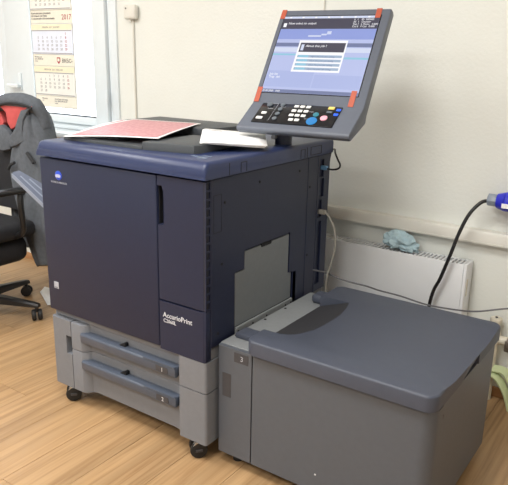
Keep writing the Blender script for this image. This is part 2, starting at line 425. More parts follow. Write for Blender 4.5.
# front door
fd = box(0, .5625, 0, .03, .381, .9585, .005, 3)
door = P('front_door', fd, 'navy')
P('door_seam', box(.5632, .5662, .012, .03, .385, .958), 'void')
# globe emblem and wordmark
gl = bmesh.new(); bmesh.ops.create_uvsphere(gl, u_segments=24, v_segments=12, radius=.0165)
bmesh.ops.scale(gl, vec=(1.08, .12, 1), verts=gl.verts); bmesh.ops.translate(gl, vec=(.1, -.0005, .902), verts=gl.verts)
M['globe'] = mat('emblem_blue', (36, 72, 190), .3, .05, 60)
P('emblem_globe', gl, 'globe', door)
eb = bmesh.new()
for k, (dz, w, h) in enumerate(((.0035, .010, .0006), (.0005, .0135, .0009), (-.0028, .0135, .0010), (-.006, .011, .0006))):
    box(.1-w, .1+w, -.0032, -.0016, .902+dz-h, .902+dz+h, bm=eb)
P('emblem_stripe', eb, 'white_ink', door)
text('wordmark', 'KONICA MINOLTA', .0098, 'grey_ink', door, (.101, -.0008, .8735), FRONT, align='CENTER')
P('recycling_sticker', box(.035, .061, -.0012, 0, .471, .497, .0005, 1), 'grey_ink', door)
P('sticker_line', box(.039, .057, -.0017, -.001, .4745, .4765), 'label_dark', door)
# right upper front panel with grip recess
up_ = box(.5675, .752, 0, .03, .553, .9585)
bevel_where(up_, lambda a, b: a.y < .001 and b.y < .001 and a.x > .75 and b.x > .75, .003, 2)
upo = P('front_panel', up_, 'navy')
cut(upo, loc_bm(prism([(.55, .802), (.588, .802), (.594, .81), (.594, .905), (.586, .928), (.55, .928)], 'y', -.01, .026), pr))
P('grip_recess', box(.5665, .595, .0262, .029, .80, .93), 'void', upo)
lp = box(.5675, .757, -.001, .03, .3765, .5475)
bevel_where(lp, lambda a, b: a.y < .001 and b.y < .001 and a.x > .75 and b.x > .75, .009, 4)
lpo = P('name_panel', lp, 'navy')
text('wordmark', 'AccurioPrint', .0242, 'white_ink', lpo, (.583, -.0018, .4945), FRONT, ext=.0006, sx=.985)
text('model_number', 'C2060L', .018, 'white_ink', lpo, (.584, -.0018, .4765), FRONT, ext=.0005, sx=.95)
# vent strip on the side of the front
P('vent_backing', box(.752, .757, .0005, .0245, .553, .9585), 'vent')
vf = bmesh.new()
box(.757, .761, .0005, .0035, .553, .9585, bm=vf); box(.757, .761, .0215, .0245, .553, .9585, bm=vf)
nv = 15
for k in range(nv+1):
    z = .553+.4055*k/nv
    box(.757, .761, .0035, .0215, max(z-.003, .553), min(z+.003, .9585), bm=vf)
P('vent_grille', vf, 'navy')
# side panels (x = .76)
def sidepanel(name, y0, y1, z0, z1): return P(name, box(.752, .7605, y0, y1, z0, z1, .0015, 1), 'navy')
sp1 = sidepanel('side_panel', .0265, .596, .418, .963)
cut(sp1, loc_bm(prism([(.149, .40), (.149, .643), (.201, .643), (.201, .706), (.486, .706), (.486, .552), (.500, .552), (.514, .548), (.514, .40)], 'x', .74, .78), pr))
sidepanel('rear_side_panel', .5985, .671, .418, .963)
sp3 = sidepanel('port_strip', .6735, .763, .418, .963)
for (ya, yb, za, zb) in ((.682, .716, .878, .945), (.69, .722, .80, .872), (.682, .712, .722, .79), (.684, .716, .448, .705)):
    cut(sp3, loc_bm(box(.7525, .78, ya, yb, za, zb), pr))
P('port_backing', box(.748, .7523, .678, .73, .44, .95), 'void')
P('corner_cover', box(.742, .7595, .001, .026, .377, .551, .003, 2), 'navy')
# bypass opening panel
bp = prism([(.155, .449), (.155, .637), (.207, .637), (.207, .70), (.302, .70), (.306, .690), (.366, .690), (.37, .70), (.481, .70), (.481, .55), (.503, .547), (.503, .449)], 'x', .753, .7585, .0012, 1)
byp = P('bypass_panel', bp, 'bypass')
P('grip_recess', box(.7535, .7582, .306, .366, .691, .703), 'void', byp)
mb = box(.757, .7655, .155, .508, .418, .4465)
mbo = P('docking_bracket', mb, 'deck')
for y in (.166, .25, .335, .46, .498): P('screw', cyl((.766, y, .433), 'x', .0035, .003, 8), 'void', mbo)
P('docking_slot', box(.755, .7605, .5145, .535, .418, .546), 'navy')
for (y, z) in ((.093, .884), (.281, .921), (.535, .923), (.601+.012, .853), (.079, .689), (.612, .589), (.06, .46)):
    P('screw', cyl((.7606, y, z), 'x', .0045, .004, 10), 'void')
def outline(ya, yb, za, zb, t=.0015):
    g = bmesh.new()
    for q in ((ya, ya+t, za, zb), (yb-t, yb, za, zb), (ya+t, yb-t, za, za+t), (ya+t, yb-t, zb-t, zb)): box(.7603, .7611, *q, bm=g)
    return g
P('flap_outline', outline(.038, .078, .795, .914), 'void')
P('rear_cover', box(.01, .752, .7605, .772, .42, .96, .003, 2), 'navy')
P('left_cover', box(.002, .0118, .032, .76, .385, .963, .003, 2), 'navy')
# ---------------- grey cabinet
P('cabinet_core', box(.02, .742, .066, .755, .08, .384), 'grey')
P('cabinet_rim', box(.004, .638, .022, .066, .354, .3805, .002, 1), 'grey')
lc = box(.004, .1105, 0, .066, .0755, .3525)
bevel_where(lc, lambda a, b: a.y < .001 and b.y < .001 and a.x < .01 and b.x < .01, .012, 4)
lco = P('cabinet_column', lc, 'grey')
cut(lco, loc_bm(box(.083, .12, -.01, .03, .217, .291), pr))
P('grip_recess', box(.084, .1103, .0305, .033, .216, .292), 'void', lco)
def drawer(z0, z1, hz0, hz1, digit):
    d = prism([(.113, .001), (.165, .001), (.178, .008), (.192, .026), (.208, .032), (.60, .030), (.6385, .024), (.6385, .065), (.113, .065)], 'z', z0, z1)
    bevel_where(d, lambda a, b: abs(a.z-b.z) < 1e-5 and (a.z > z1-1e-4) and a.y < .03, .004, 2)
    do = P('drawer', d, 'grey', ang=25)
    h = prism([(-.004, hz0), (-.006, hz1-.006), (-.002, hz1), (.030, hz1), (.030, hz0+.004), (.004, hz0-.002)], 'x', .168, .633)
    bmesh.ops.bevel(h, geom=list(h.edges), offset=.002, segments=2, profile=.5, affect='EDGES')
    P('handle', h, 'bar', do)
    P('handle_lip', prism([(-.008, hz1-.001), (-.008, hz1+.003), (.002, hz1+.004), (.002, hz1-.001)], 'x', .49, .632), 'bar', do)
    P('release_catch', prism([(.352, hz1), (.385, hz1), (.385, hz1+.012), (.378, hz1+.014)], 'y', .012, .029), 'void', do)
    P('number_plate', box(.548, .602, -.0072, -.004, hz0+.006, hz1-.008), 'label_dark', do)
    text('number', digit, .021, 'white_ink', do, (.577, -.0076, hz0+.008), FRONT, align='CENTER')
    return do
drawer(.2455, .352, .287, .322, '1')
drawer(.0755, .2425, .177, .212, '2')
for za, zb in ((.2665, .3745), (.0755, .263)):
    cb = box(.6415, .7605, 0, .075, za, zb)
    bevel_where(cb, lambda a, b: a.y < .001 and b.y < .001 and abs(a.x-b.x) < 1e-5, .010, 4)
    P('corner_block', cb, 'grey')
P('cabinet_side', box(.7425, .756, .0765, .755, .0755, .414, .002, 1), 'grey')
P('side_latch', box(.7555, .7585, .083, .11, .262, .405, .001, 1), 'grey')
P('corner_top', box(.7425, .7575, .03, .0762, .376, .414, .002, 1), 'grey')
def caster(x, y, parent, rz=.3):
    c = Vector((x, y, 0)); rot = Matrix.Rotation(rz, 4, 'Z')
    def T(b): bmesh.ops.transform(b, matrix=Matrix.Translation(c)@rot, verts=b.verts); return b
    cb = bmesh.new(); box(-.012, .012, -.02, .012, .044, .068, .004, 2, cb); cyl((0, 0, .072), 'z', .010, .01, 12, bm=cb)
    co = obj('caster', T(cb), 'black', parent)
    for s in (-1, 1):
        wbm = cyl((s*.019, -.008, .030), 'x', .030, .017, 24, bev=.005); obj('wheel', T(wbm), 'rubber', co)
        obj('hub_cap', T(box(s*.0285-.0015, s*.0285+.0015, -.02, .004, .026, .036, .001, 1)), 'label_dark', co)
        obj('wheel_guard', T(prism([(-.028, .050), (-.018, .0625), (-.008, .065), (.002, .0625), (-.008, .061), (-.016, .058)], 'x', s*.019-.009, s*.019+.009)), 'chrome', co)
    return co
for (x, y, a) in ((.066, .045, -.75), (.700, .045, -.75), (.066, .70, .1), (.700, .70, -.2)): caster(x, y, pr, a)
# ---------------- exit tray on the left side
def trz(x): return .612-.527*x
def traybm(pts, t0, t1):
    b = bmesh.new()
    A = [b.verts.new((x, y, trz(x)+t1)) for x, y in pts]; B = [b.verts.new((x, y, trz(x)+t0)) for x, y in pts]; n = len(pts)
    b.faces.new(A); b.faces.new(B[::-1])
    for i in range(n): b.faces.new((A[i], B[i], B[(i+1) % n], A[(i+1) % n]))
    return b
tro = P('exit_tray', traybm([(0, .15), (-.18, .15), (-.20, .165), (-.40, .165), (-.415, .175), (-.42, .21), (-.335, .245), (-.2, .30), (0, .38)], -.012, 0), 'tray')
for (a, b_) in (((-.20, .195), (-.385, .19)), ((-.1, .235), (-.36, .215))):
    d = Vector((a[0]-b_[0], a[1]-b_[1])); nrm = Vector((-d.y, d.x)).normalized()*.003
    P('rib', traybm([(a[0]+nrm.x, a[1]+nrm.y), (b_[0]+nrm.x, b_[1]+nrm.y), (b_[0]-nrm.x, b_[1]-nrm.y), (a[0]-nrm.x, a[1]-nrm.y)], 0, .002), 'tray_line', tro)
P('tray_edge', traybm([(0, .147), (-.18, .147), (-.20, .162), (-.405, .162), (-.405, .166), (-.20, .166), (-.18, .151), (0, .151)], -.014, .003), 'tray_line', tro)
# ---------------- dark cover slab on top
sl = prism([(.445, .066), (.455, .066), (.60, .094), (.63, .104), (.64, .122), (.625, .322), (.445, .322)], 'z', 1.0183, 1.045)
bevel_where(sl, lambda a, b: a.z > 1.044 and b.z > 1.044, .004, 2)
cov = P('scanner_cover', sl, 'slate')
pl_ = prism([(.05, .075), (.062, .064), (.4445, .064), (.4445, .3215), (.05, .3215)], 'z', 1.0183, 1.030)
bevel_where(pl_, lambda a, b: a.z > 1.029 and b.z > 1.029, .003, 2)
P('cover_low_plate', pl_, 'slate', cov)
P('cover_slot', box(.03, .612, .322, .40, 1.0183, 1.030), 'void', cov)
rs = prism([(-.0, .40), (.45, .40), (.46, .41), (.47, .63), (-.0, .63)], 'z', 1.0183, 1.06)
bevel_where(rs, lambda a, b: a.z > 1.058 and b.z > 1.058, .005, 2)
P('cover_rear_block', rs, 'slate', cov)
# ---------------- control panel
cp_yaw = R(4.4)
PX = [(-.1119, -.0755), (0, 0), (.2025, .3215), (.2235, .312), (.232, .30), (.036, -.026), (.028, -.052), (-.094, -.098), (-.110, -.088)]
hp = prism(PX, 'x', -.21, .21)
bmesh.ops.bevel(hp, geom=[e for e in hp.edges if not (abs(e.verts[0].co.y) < 1e-4 and abs(e.verts[1].co.y) < 1e-4 and abs(e.verts[0].co.z) < 1e-4)], offset=.005, segments=2, profile=.5, affect='EDGES')
cp = obj('control_panel', hp, 'panel', pr, local=True)
cp.location = (.796-.38, .498-.38, 1.158); cp.rotation_euler = (0, 0, cp_yaw)
def plane_mat(th):   # maps (u, v, w) -> panel local; v up the slope, w out of the surface
    return Matrix(((1, 0, 0), (0, math.cos(th), -math.sin(th)), (0, math.sin(th), math.cos(th))))
SCR = plane_mat(R(57.8)); KEY = plane_mat(R(34))
def pbox(name, u0, u1, v0, v1, w0, w1, material, F=SCR, bev=0):
    b = box(u0, u1, v0, v1, w0, w1, bev); bmesh.ops.transform(b, matrix=F.to_4x4(), verts=b.verts)
    return obj(name, b, material, cp, local=True)
def ptext(name, s, size, material, u, v, w, F=SCR, align='LEFT'):
    return text(name, s, size, material, cp, F@Vector((u, v, w)), F, ext=.0002, align=align, local=True)
pbox('screen_bezel', -.192, .182, .040, .356, -.002, .0006, 'gloss_black')
pbox('screen', -.189, .178, .043, .352, .0003, .0011, 'scr')
u0, u1 = -.189, .178
pbox('status_bar', u0, u1, .343, .352, .0011, .0014, 'scr_lite')
pbox('header_band', u0, u1, .300, .343, .0011, .0014, 'scr_dark')
pbox('picture_band', u0, u1, .258, .300, .0011, .0014, 'scr_blue')
pbox('tab_band', u0, u1, .228, .243, .0011, .0014, 'scr_grey')
pbox('list_row', u0, u1, .206, .224, .0011, .0014, 'scr_lite')
pbox('list_row', -.189, -.095, .192, .199, .0011, .0014, 'scr_cyan')
pbox('list_row', .09, .178, .180, .188, .0011, .0014, 'scr_cyan')
pbox('info_block', -.186, -.004, .066, .13, .0011, .0014, 'scr_pale')
pbox('info_block', .0, .175, .066, .118, .0011, .0014, 'scr_pale')
pbox('bottom_bar', u0, u1, .043, .056, .0011, .0014, 'scr_grey')
for k in range(7): pbox('status_icon', -.165+k*.05, -.157+k*.05, .345, .350, .0014, .0017, 'scr_white')
pbox('header_icon', -.182, -.17, .308, .324, .0014, .0017, 'scr_white')
ptext('header_text', 'Now select to output', .0125, 'scr_white', -.163, .319, .0015)
ptext('header_counters', 'X  1    ID  000000\nAS  1   Counter\nTot 1   L Mono   0.000\nCol 0   F Col   0.000', .0098, 'scr_white', .086, .334, .0015)
g = bmesh.new()
for (a, b_, c, d) in ((-.07, -.02, .268, .274), (-.02, .0, .274, .280), (.0, .016, .278, .29)):
    b0 = box(a, b_, c, d, .0014, .0017); bmesh.ops.transform(b0, matrix=SCR.to_4x4(), verts=b0.verts); merge(g, b0)
obj('picture_machine', g, 'scr_lite', cp, local=True)
ptext('info_text', 'Job list\nTray  A4', .012, 'scr_white', -.176, .112, .0015)
pbox('dialog', -.096, .088, .127, .253, .0014, .002, 'scr_white')
pbox('dialog_header', -.089, .083, .206, .243, .002, .0024, 'scr_dark')
ptext('dialog_title', 'About this job ?', .0125, 'scr_white', -.066, .226, .0025)
pbox('dialog_icon', -.084, -.073, .212, .236, .0024, .0027, 'scr_lite')
for k in range(4):
    v = .188-k*.0165
    pbox('dialog_row', -.088, .082, v-.004, v+.006, .002, .0023, 'scr_row')
    pbox('dialog_row_label', -.083, -.045, v-.003, v+.005, .0023, .0025, 'scr_cyan')
    ptext('dialog_row_text', 'adjust the print job setting', .0085, 'scr_grey', -.036, v-.003, .0024)
ptext('footer_text', '20.00.2000   0:00', .010, 'scr_white', -.185, .046, .0015)
for (u, v0, v1) in ((-.196, .343, .380), (.169, .343, .380), (-.1955, .003, .062), (.163, .003, .062)):
    pbox('orange_tape', u-.0095, u+.0095, v0, v1, .001, .0024, 'tape')
pbox('key_area', -.162, .140, -.108, -.004, -.001, .0045, 'gloss_black', KEY, .0015)
def key(name, u, v, w, h, material, rnd=False):
    if rnd:
        b = cyl((u, v, .0058), 'z', w, .004, 20, bev=.001)
        bmesh.ops.transform(b, matrix=KEY.to_4x4(), verts=b.verts); return obj(name, b, material, cp, local=True)
    return pbox(name, u-w/2, u+w/2, v-h/2, v+h/2, .0045, .0075, material, KEY, .0008)
for r_ in range(4):
    for c in range(3):
        if r_ == 3 and c == 2: continue
        key('number_key', -.023+c*.0225-(.002 if r_ < 3 else -.006), -.016-r_*.0235, .0165, .0115, 'key_white')
key('start_key', .060, -.086, .0185, 0, 'key_blue', True)
key('stop_key', .097, -.068, .0125, 0, 'key_pink', True)
key('clear_key', .062, -.052, .0100, 0, 'key_cyan', True)
key('power_key', .104, -.015, .022, .013, 'key_yellow')
key('mode_key', .104, -.036, .020, .009, 'key_grey')
key('mode_key', -.13, -.014, .0105, 0, 'key_grey', True)
for (v) in (-.012, -.036, -.060, -.086): key('mode_key', -.080, v, .0085, 0, 'key_grey', True)
key('mode_key', -.084+.004, -.012, .014, .006, 'key_white')
key('mode_key', -.132, -.060, .019, .011, 'key_white'); key('mode_key', -.138, -.087, .024, .012, 'key_white')
for (u, v) in ((.132, -.022), (.131, -.046)): key('status_light', u, v, .015, .010, 'led')
g = bmesh.new()
for (a, b_, c, d) in ((-.146, -.10, -.0065, -.0055), (-.1005, -.0995, -.098, -.0065)):
    b0 = box(a, b_, c, d, .0045, .0048); bmesh.ops.transform(b0, matrix=KEY.to_4x4(), verts=b0.verts); merge(g, b0)
obj('key_area_line', g, 'grey_ink', cp, local=True)
for (s, u, v) in (('Start', .028, -.078), ('Interrupt', .02, -.04), ('Access', -.13, -.036), ('Reset', -.083, -.024)):
    ptext('key_caption', s, .0075, 'grey_ink', u, v, .0047, KEY)
# neck of the panel
nk = bmesh.new(); cyl((.71, .50, 1.040), 'z', .03, .046, 24, bm=nk); box(.665, .80, .46, .56, 1.055, 1.075, .005, 2, nk)
box(.74, .83, .49, .56, 1.066, 1.16, .006, 2, nk)
P('panel_mount', nk, 'navy')
P('mount_knob', cyl((.695, .462, 1.046), 'y', .009, .012, 14), 'grey_ink')

# ================================================================== feeder
fe = thing('paper_feeder', 'low grey large-capacity paper feeder with slate lid, docked to printer side', 'paper feeder', (1.11, .35, 0))
def F(name, bm, material, parent=fe, **k): return obj(name, bm, material, parent, **k)
body = box(.778, 1.484, .117, .645, .048, .428)
bevel_where(body, lambda a, b: abs(a.x-b.x) < 1e-5 and abs(a.y-b.y) < 1e-5 and a.x > 1.4 and a.y > .3, .03, 4)
F('body', body, 'feeder')
nf = box(.772, .9045, .046, .0615, .046, .431); bevel_where(nf, lambda a, b: abs(a.x-.772) < 1e-5 and abs(b.x-.772) < 1e-5 and a.y < .05 and b.y < .05, .008, 3)
nfo = F('dock_panel', nf, 'feeder')
F('number_plate', box(.838, .892, .0448, .046, .390, .4225), 'label_dark', nfo)
text('number', '3', .024, 'grey_ink', nfo, (.868, .0443, .398), FRONT, align='CENTER')
F('warning_sticker', box(.792, .826, .0450, .046, .257, .340), 'label_dark', nfo)
wf = box(.909, 1.486, .046, .115, .046, .4275); bevel_where(wf, lambda a, b: abs(a.z-b.z) > .1 and a.y < .05 and a.x > 1.4, .04, 6)
F('front_cover', wf, 'feeder')
F('seam', box(.9045, .909, .052, .0615, .05, .428), 'void')
F('lid_gap_shade', box(.90, 1.452, .050, .635, .428, .4375), 'void')  # dark filler strip, paints the shaded gap under the lid
F('front_core', box(.778, .906, .062, .1165, .048, .428), 'feeder')
dk = F('deck', box(.772, .899, .062, .632, .4285, .4335, .001, 1), 'deck')
for (x, y) in ((.783, .13), (.784, .30), (.785, .43), (.80, .61)): F('screw', cyl((x, y, .434), 'z', .0045, .003, 8), 'void', dk)
F('hinge_block', box(.79, .86, .115, .175, .4338, .452, .004, 2), 'lid')
F('rear_hinge_block', box(.83, .89, .535, .60, .4338, .468, .012, 3), 'lid')
ld = box(.886, 1.489, .031, .648, .4375, .485)
for v in ld.verts:
    if v.co.x > 1.4 and v.co.y > .5: v.co.x += .006
bevel_where(ld, lambda a, b: abs(a.x-b.x) < 1e-5 and abs(a.y-b.y) < 1e-5, .034, 6)
bevel_where(ld, lambda a, b: a.z > .484 and b.z > .484, .008, 3)
lid = F('lid', ld, 'lid')
ys = [.131, .14, .155, .18, .22, .27, .33, .39, .44, .48, .505]
xr = [.945, .972, .99, 1.005, 1.02, 1.027, 1.03, 1.028, 1.02, 1.01, 1.002]
def ruled(ys, xl, xr, zl, zr, ztop):
    b = bmesh.new(); n = len(ys)
    A = [b.verts.new((xl, ys[i], zl[i])) for i in range(n)]; B = [b.verts.new((xr[i], ys[i], zr)) for i in range(n)]
    C = [b.verts.new((xl, ys[i], ztop)) for i in range(n)]; D = [b.verts.new((xr[i], ys[i], ztop)) for i in range(n)]
    for i in range(n-1):
        b.faces.new((A[i], A[i+1], B[i+1], B[i])); b.faces.new((C[i], D[i], D[i+1], C[i+1]))
        b.faces.new((A[i], C[i], C[i+1], A[i+1])); b.faces.new((B[i], B[i+1], D[i+1], D[i]))
    b.faces.new((A[0], B[0], D[0], C[0])); b.faces.new((A[-1], C[-1], D[-1], B[-1]))
    return b
cut(lid, loc_bm(ruled(ys, .87, xr, [.433]*len(ys), .4852, .6), fe))
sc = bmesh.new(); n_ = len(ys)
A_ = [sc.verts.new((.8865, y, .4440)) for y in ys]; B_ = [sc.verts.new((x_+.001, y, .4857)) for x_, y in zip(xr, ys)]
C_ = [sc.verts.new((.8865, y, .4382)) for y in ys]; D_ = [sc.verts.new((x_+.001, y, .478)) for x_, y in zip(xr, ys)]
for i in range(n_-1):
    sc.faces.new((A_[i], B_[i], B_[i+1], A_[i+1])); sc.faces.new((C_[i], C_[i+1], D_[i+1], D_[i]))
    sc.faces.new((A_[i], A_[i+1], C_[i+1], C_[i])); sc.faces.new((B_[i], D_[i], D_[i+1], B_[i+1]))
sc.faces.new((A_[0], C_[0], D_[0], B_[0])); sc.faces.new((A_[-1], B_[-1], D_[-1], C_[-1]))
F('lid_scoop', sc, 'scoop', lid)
ys2 = [.06+.56*k/14 for k in range(15)]
sh = [min(1, math.sin(math.pi*k/14)*1.5) for k in range(15)]
cut(lid, loc_bm(ruled(ys2, 1.52, [1.482-.09*s for s in sh], [.4855-.018*s for s in sh], .4855, .6), fe))
cut(lid, loc_bm(prism([(.22, .43), (.40, .43), (.40, .470), (.31, .458)], 'x', 1.45, 1.53), fe))
for (x, y) in ((.82, .10), (1.40, .10), (.82, .60), (1.40, .60)):
    fo = F('foot', cyl((x, y, .026), 'z', .018, .05, 16, r2=.014), 'rubber')
F('side_mark', cyl((1.4845, .12, .39), 'x', .006, .003, 10), 'label_dark')
F('white_speck', cyl((1.145, .0456, .107), 'y', .003, .001, 8), 'white_ink')

# ================================================================== things on the printer
def sheet(name, corners, material, nx=16, ny=12, sag=.0, thick=.0004, sagfn=None):
    b = bmesh.new(); uvl = b.loops.layers.uv.new('UVMap'); G = []
    L_, F_, R_, T_ = [Vector(c) for c in corners]
    for j in range(ny+1):
        row = []
        for i in range(nx+1):
            u, v = i/nx, j/ny
            p = (L_*(1-u)+F_*u)*(1-v)+(T_*(1-u)+R_*u)*v
            if sagfn: p.z += sagfn(u, v)
            row.append(b.verts.new(p))
        G.append(row)
    for j in range(ny):
        for i in range(nx):
            f = b.faces.new((G[j][i], G[j][i+1], G[j+1][i+1], G[j+1][i]))
            for lp_, (a, c) in zip(f.loops, ((i, j), (i+1, j), (i+1, j+1), (i, j+1))): lp_[uvl].uv = (a/nx, c/ny)
    o = obj(name, b, material)
    md = o.modifiers.new('thickness', 'SOLIDIFY'); md.thickness = thick; md.offset = 1
    return o
def sg(u, v): return .010*math.sin(math.pi*v)*(1-u*.3)-.006*math.sin(math.pi*min(1, v*2))*.5
def sheet_drop(u, v): return .004*math.sin(math.pi*u)*(1-v)+.006*math.sin(math.pi*v)*(1-.6*u)
tag(sheet('printed_sheet', [(.035, .125, 1.0315), (.40, .150, 1.0465), (.30, .48, 1.0615), (.0, .40, 1.0605)], 'redprint', sagfn=lambda u, v: sheet_drop(u, v)*.6), 'pink-red printed sheet underneath, its edge showing at left', 'paper', 'printed sheets on the cover')
tag(sheet('printed_sheet', [(.086, .040, 1.0325), (.474, .109, 1.0525), (.354, .476, 1.0665), (.053, .425, 1.0655)], 'redprint', sagfn=sheet_drop), 'pink-red printed sheet with white border lying uppermost on the cover', 'paper', 'printed sheets on the cover')
bk = thing('booklet', 'white stapled booklet lying on the dark cover under the panel', 'booklet', (.59, .36, 1.05))
C1 = [(.625, .140, 1.0462), (.765, .30, 1.028), (.61, .515, 1.0385), (.445, .375, 1.0562)]
for k in range(5):
    o = sheet('page' if k < 4 else 'cover', [(x+.002*k-.004*(k % 2), y+.001*k, z+.0011*k+.0012) for x, y, z in C1], 'paper', 6, 6, thick=.0008, sagfn=lambda u, v, k=k: .0022*k/4*u)
    for v in o.data.vertices: v.co -= bk.location
    o.parent = bk
g = bmesh.new()
cbase = [Vector(c)+Vector((.0, 0, .0078)) for c in C1]
def onb(u, v): return (cbase[0]*(1-u)+cbase[1]*u)*(1-v)+(cbase[3]*(1-u)+cbase[2]*u)*v
for (ua, ub, va, vb) in ((.10, .32, .86, .865), (.45, .62, .5, .505)):
    vs = [g.verts.new(onb(a, b_)+Vector((0, 0, dz))) for dz in (0, .0012) for a, b_ in ((ua, va), (ub, va), (ub, vb), (ua, vb))]
    for f in ((0, 1, 2, 3), (7, 6, 5, 4), (0, 4, 5, 1), (1, 5, 6, 2), (2, 6, 7, 3), (3, 7, 4, 0)): g.faces.new([vs[i] for i in f])
obj('printed_line', g, 'ink_soft', bk)

# ================================================================== cables
tag(obj('grey_network_cable', tube([(.757, .665, .514), (.775, .69, .506), (.791, .716, .496), (.86, .751, .468), (.94, .787, .451), (.975, .822, .432), (1.051, .858, .415), (1.151, .893, .391), (1.25, .929, .383), (1.325, .964, .383), (1.429, 1.0, .409), (1.6, 1.04, .45), (1.9, 1.05, .40)], .0032, 8), 'cable_grey'), 'thin grey cable running from printer over to the right wall', 'cable')
t = thing('beige_cable', 'beige cable with plug hanging from the printer rear port', 'cable', (.78, .70, .45))
obj('cord', tube([(.785, .70, .743), (.801, .70, .728), (.826, .70, .684), (.834, .70, .622), (.82, .705, .55), (.799, .71, .459), (.79, .74, .25), (.80, .80, .02)], .0042, 8), 'cable_beige', t)
obj('connector', box(.752, .786, .692, .710, .735, .751, .002, 1), 'cable_beige', t)
t = thing('black_usb_cable', 'short black cable with pale blue connector looping at printer rear', 'cable', (.78, .72, .9))
obj('cord', tube([(.775, .712, .910), (.797, .72, .908), (.818, .724, .914), (.823, .726, .928), (.806, .735, .948), (.785, .755, .966), (.765, .785, .975), (.74, .80, .95), (.73, .79, .80)], .0036, 8), 'cable_black', t)
obj('connector', box(.750, .777, .704, .720, .905, .920, .002, 1), 'usb_blue', t)
t = thing('power_plug', 'blue industrial power plug with grey gland and thick black cable by wall', 'plug', (1.36, 1.0, .81))
obj('cord', tube([(1.33, 1.0, .816), (1.311, .999, .813), (1.285, .985, .803), (1.253, .965, .757), (1.227, .95, .68), (1.206, .940, .592), (1.178, .938, .494), (1.150, .938, .41), (1.13, .92, .2), (1.12, .73, .03), (1.0, .70, .008)], .0070, 12), 'cable_black', t)
gb = cyl((1.325, 1.0, .817), 'x', .0235, .036, 8, bev=.003); obj('gland', gb, 'plug_grey', t)
bl = bmesh.new(); cyl((1.356, 1.0, .8165), 'x', .027, .03, 20, r2=.036, bm=bl); cyl((1.412, 1.0, .8165), 'x', .036, .083, 24, bev=.004, bm=bl); cyl((1.47, 1.0, .8165), 'x', .042, .035, 24, bev=.004, bm=bl)
obj('plug_body', bl, 'plug_blue', t)
obj('plug_label', box(1.366, 1.405, .9625, .9655, .799, .816), 'paper', t)
ob = bmesh.new(); cyl((1.50, 1.0, .8165), 'x', .046, .03, 24, bm=ob); box(1.513, 1.60, .955, YW-.001, .76, .875, .008, 2, ob)
tag(obj('wall_socket', ob, 'plug_blue'), 'blue surface socket on the wall holding the power plug', 'socket')

# ================================================================== radiator and wall pipe
ra = thing('radiator', 'white convector radiator with top grille under the trunking rail', 'radiator', (.7, 1.02, 0))
RX0, RX1, RY0, RY1, RZ0, RZ1 = .02, 1.264, .98, 1.062, .13, .554
obj('front_sheet', box(RX0+.013, RX1-.013, RY0, RY0+.006, RZ0, RZ1, .002, 2), 'rad', ra)
obj('back_sheet', box(RX0+.013, RX1-.013, RY1-.006, RY1, RZ0, RZ1-.002), 'rad', ra)
obj('inner_core', box(RX0+.02, RX1-.02, RY0+.0065, RY1-.0065, RZ0+.03, RZ1-.03), 'rad_in', ra)
for (xa, xb) in ((RX0, RX0+.0125), (RX1-.0125, RX1)):
    e = obj('end_cap', box(xa, xb, RY0-.001, RY1, RZ0, RZ1+.001, .003, 2), 'rad', ra)
e2 = box(RX1-.0005, RX1+.0015, .998, 1.012, .42, .49, .001, 1); obj('end_slot', e2, 'pipe', ra)
nb = 74
me_s = None
for k in range(nb):
    x = RX0+.018+(RX1-RX0-.036)*k/(nb-1)
    if me_s is None:
        sb_ = box(-.0038, .0038, RY0+.0065, RY1-.0065, RZ1-.010, RZ1-.001)
        bmesh.ops.translate(sb_, vec=(0, -1.02, 0), verts=sb_.verts)
        o = obj('grille_slat', sb_, 'rad', ra, local=True, smooth=False); me_s = o.data
    else:
        o = bpy.data.objects.new('grille_slat', me_s); COL.objects.link(o); o.parent = ra
    o.location = (x-.7, 0, 0)
obj('grille_bar', box(RX0+.0135, RX1-.0135, 1.019, 1.022, RZ1-.0105, RZ1-.004), 'rad', ra)
for x in (.25, 1.05):
    br_ = obj('wall_bracket', box(x-.015, x+.015, RY1, YW-.0005, .2, .5), 'rad', ra)
pp = thing('pipe_valve', 'old white pipe with capped top and worn metal valve by radiator', 'valve', (1.386, 1.03, 0))
pb_ = bmesh.new(); cyl((1.386, 1.03, .165), 'z', .017, .33, 18, bm=pb_)
obj('pipe', pb_, 'pipe', pp)
obj('cap', cyl((1.386, 1.03, .341), 'z', .023, .02, 18, bev=.004), 'pipe', pp)
obj('cap_screw', cyl((1.386, 1.03, .3525), 'z', .005, .004, 8), 'ink', pp)
vb = bmesh.new(); cyl((1.386, 1.03, .265), 'z', .024, .05, 8, bev=.003, bm=vb); cyl((1.422, 1.03, .262), 'x', .018, .04, 12, bm=vb)
obj('tee', vb, 'pipe', pp)
vv = bmesh.new(); cyl((1.452, 1.03, .262), 'x', .023, .03, 8, bev=.003, bm=vv); cyl((1.48, 1.03, .262), 'x', .015, .03, 14, bm=vv); cyl((1.452, 1.005, .262), 'y', .010, .03, 12, bm=vv)
cyl((1.56, 1.03, .262), 'x', .012, .14, 12, bm=vv)
obj('valve_body', vv, 'valve', pp)
vh = bmesh.new(); box(1.438, 1.468, .975, .992, .24, .285, .005, 2, vh); obj('valve_handle', vh, 'valve', pp)
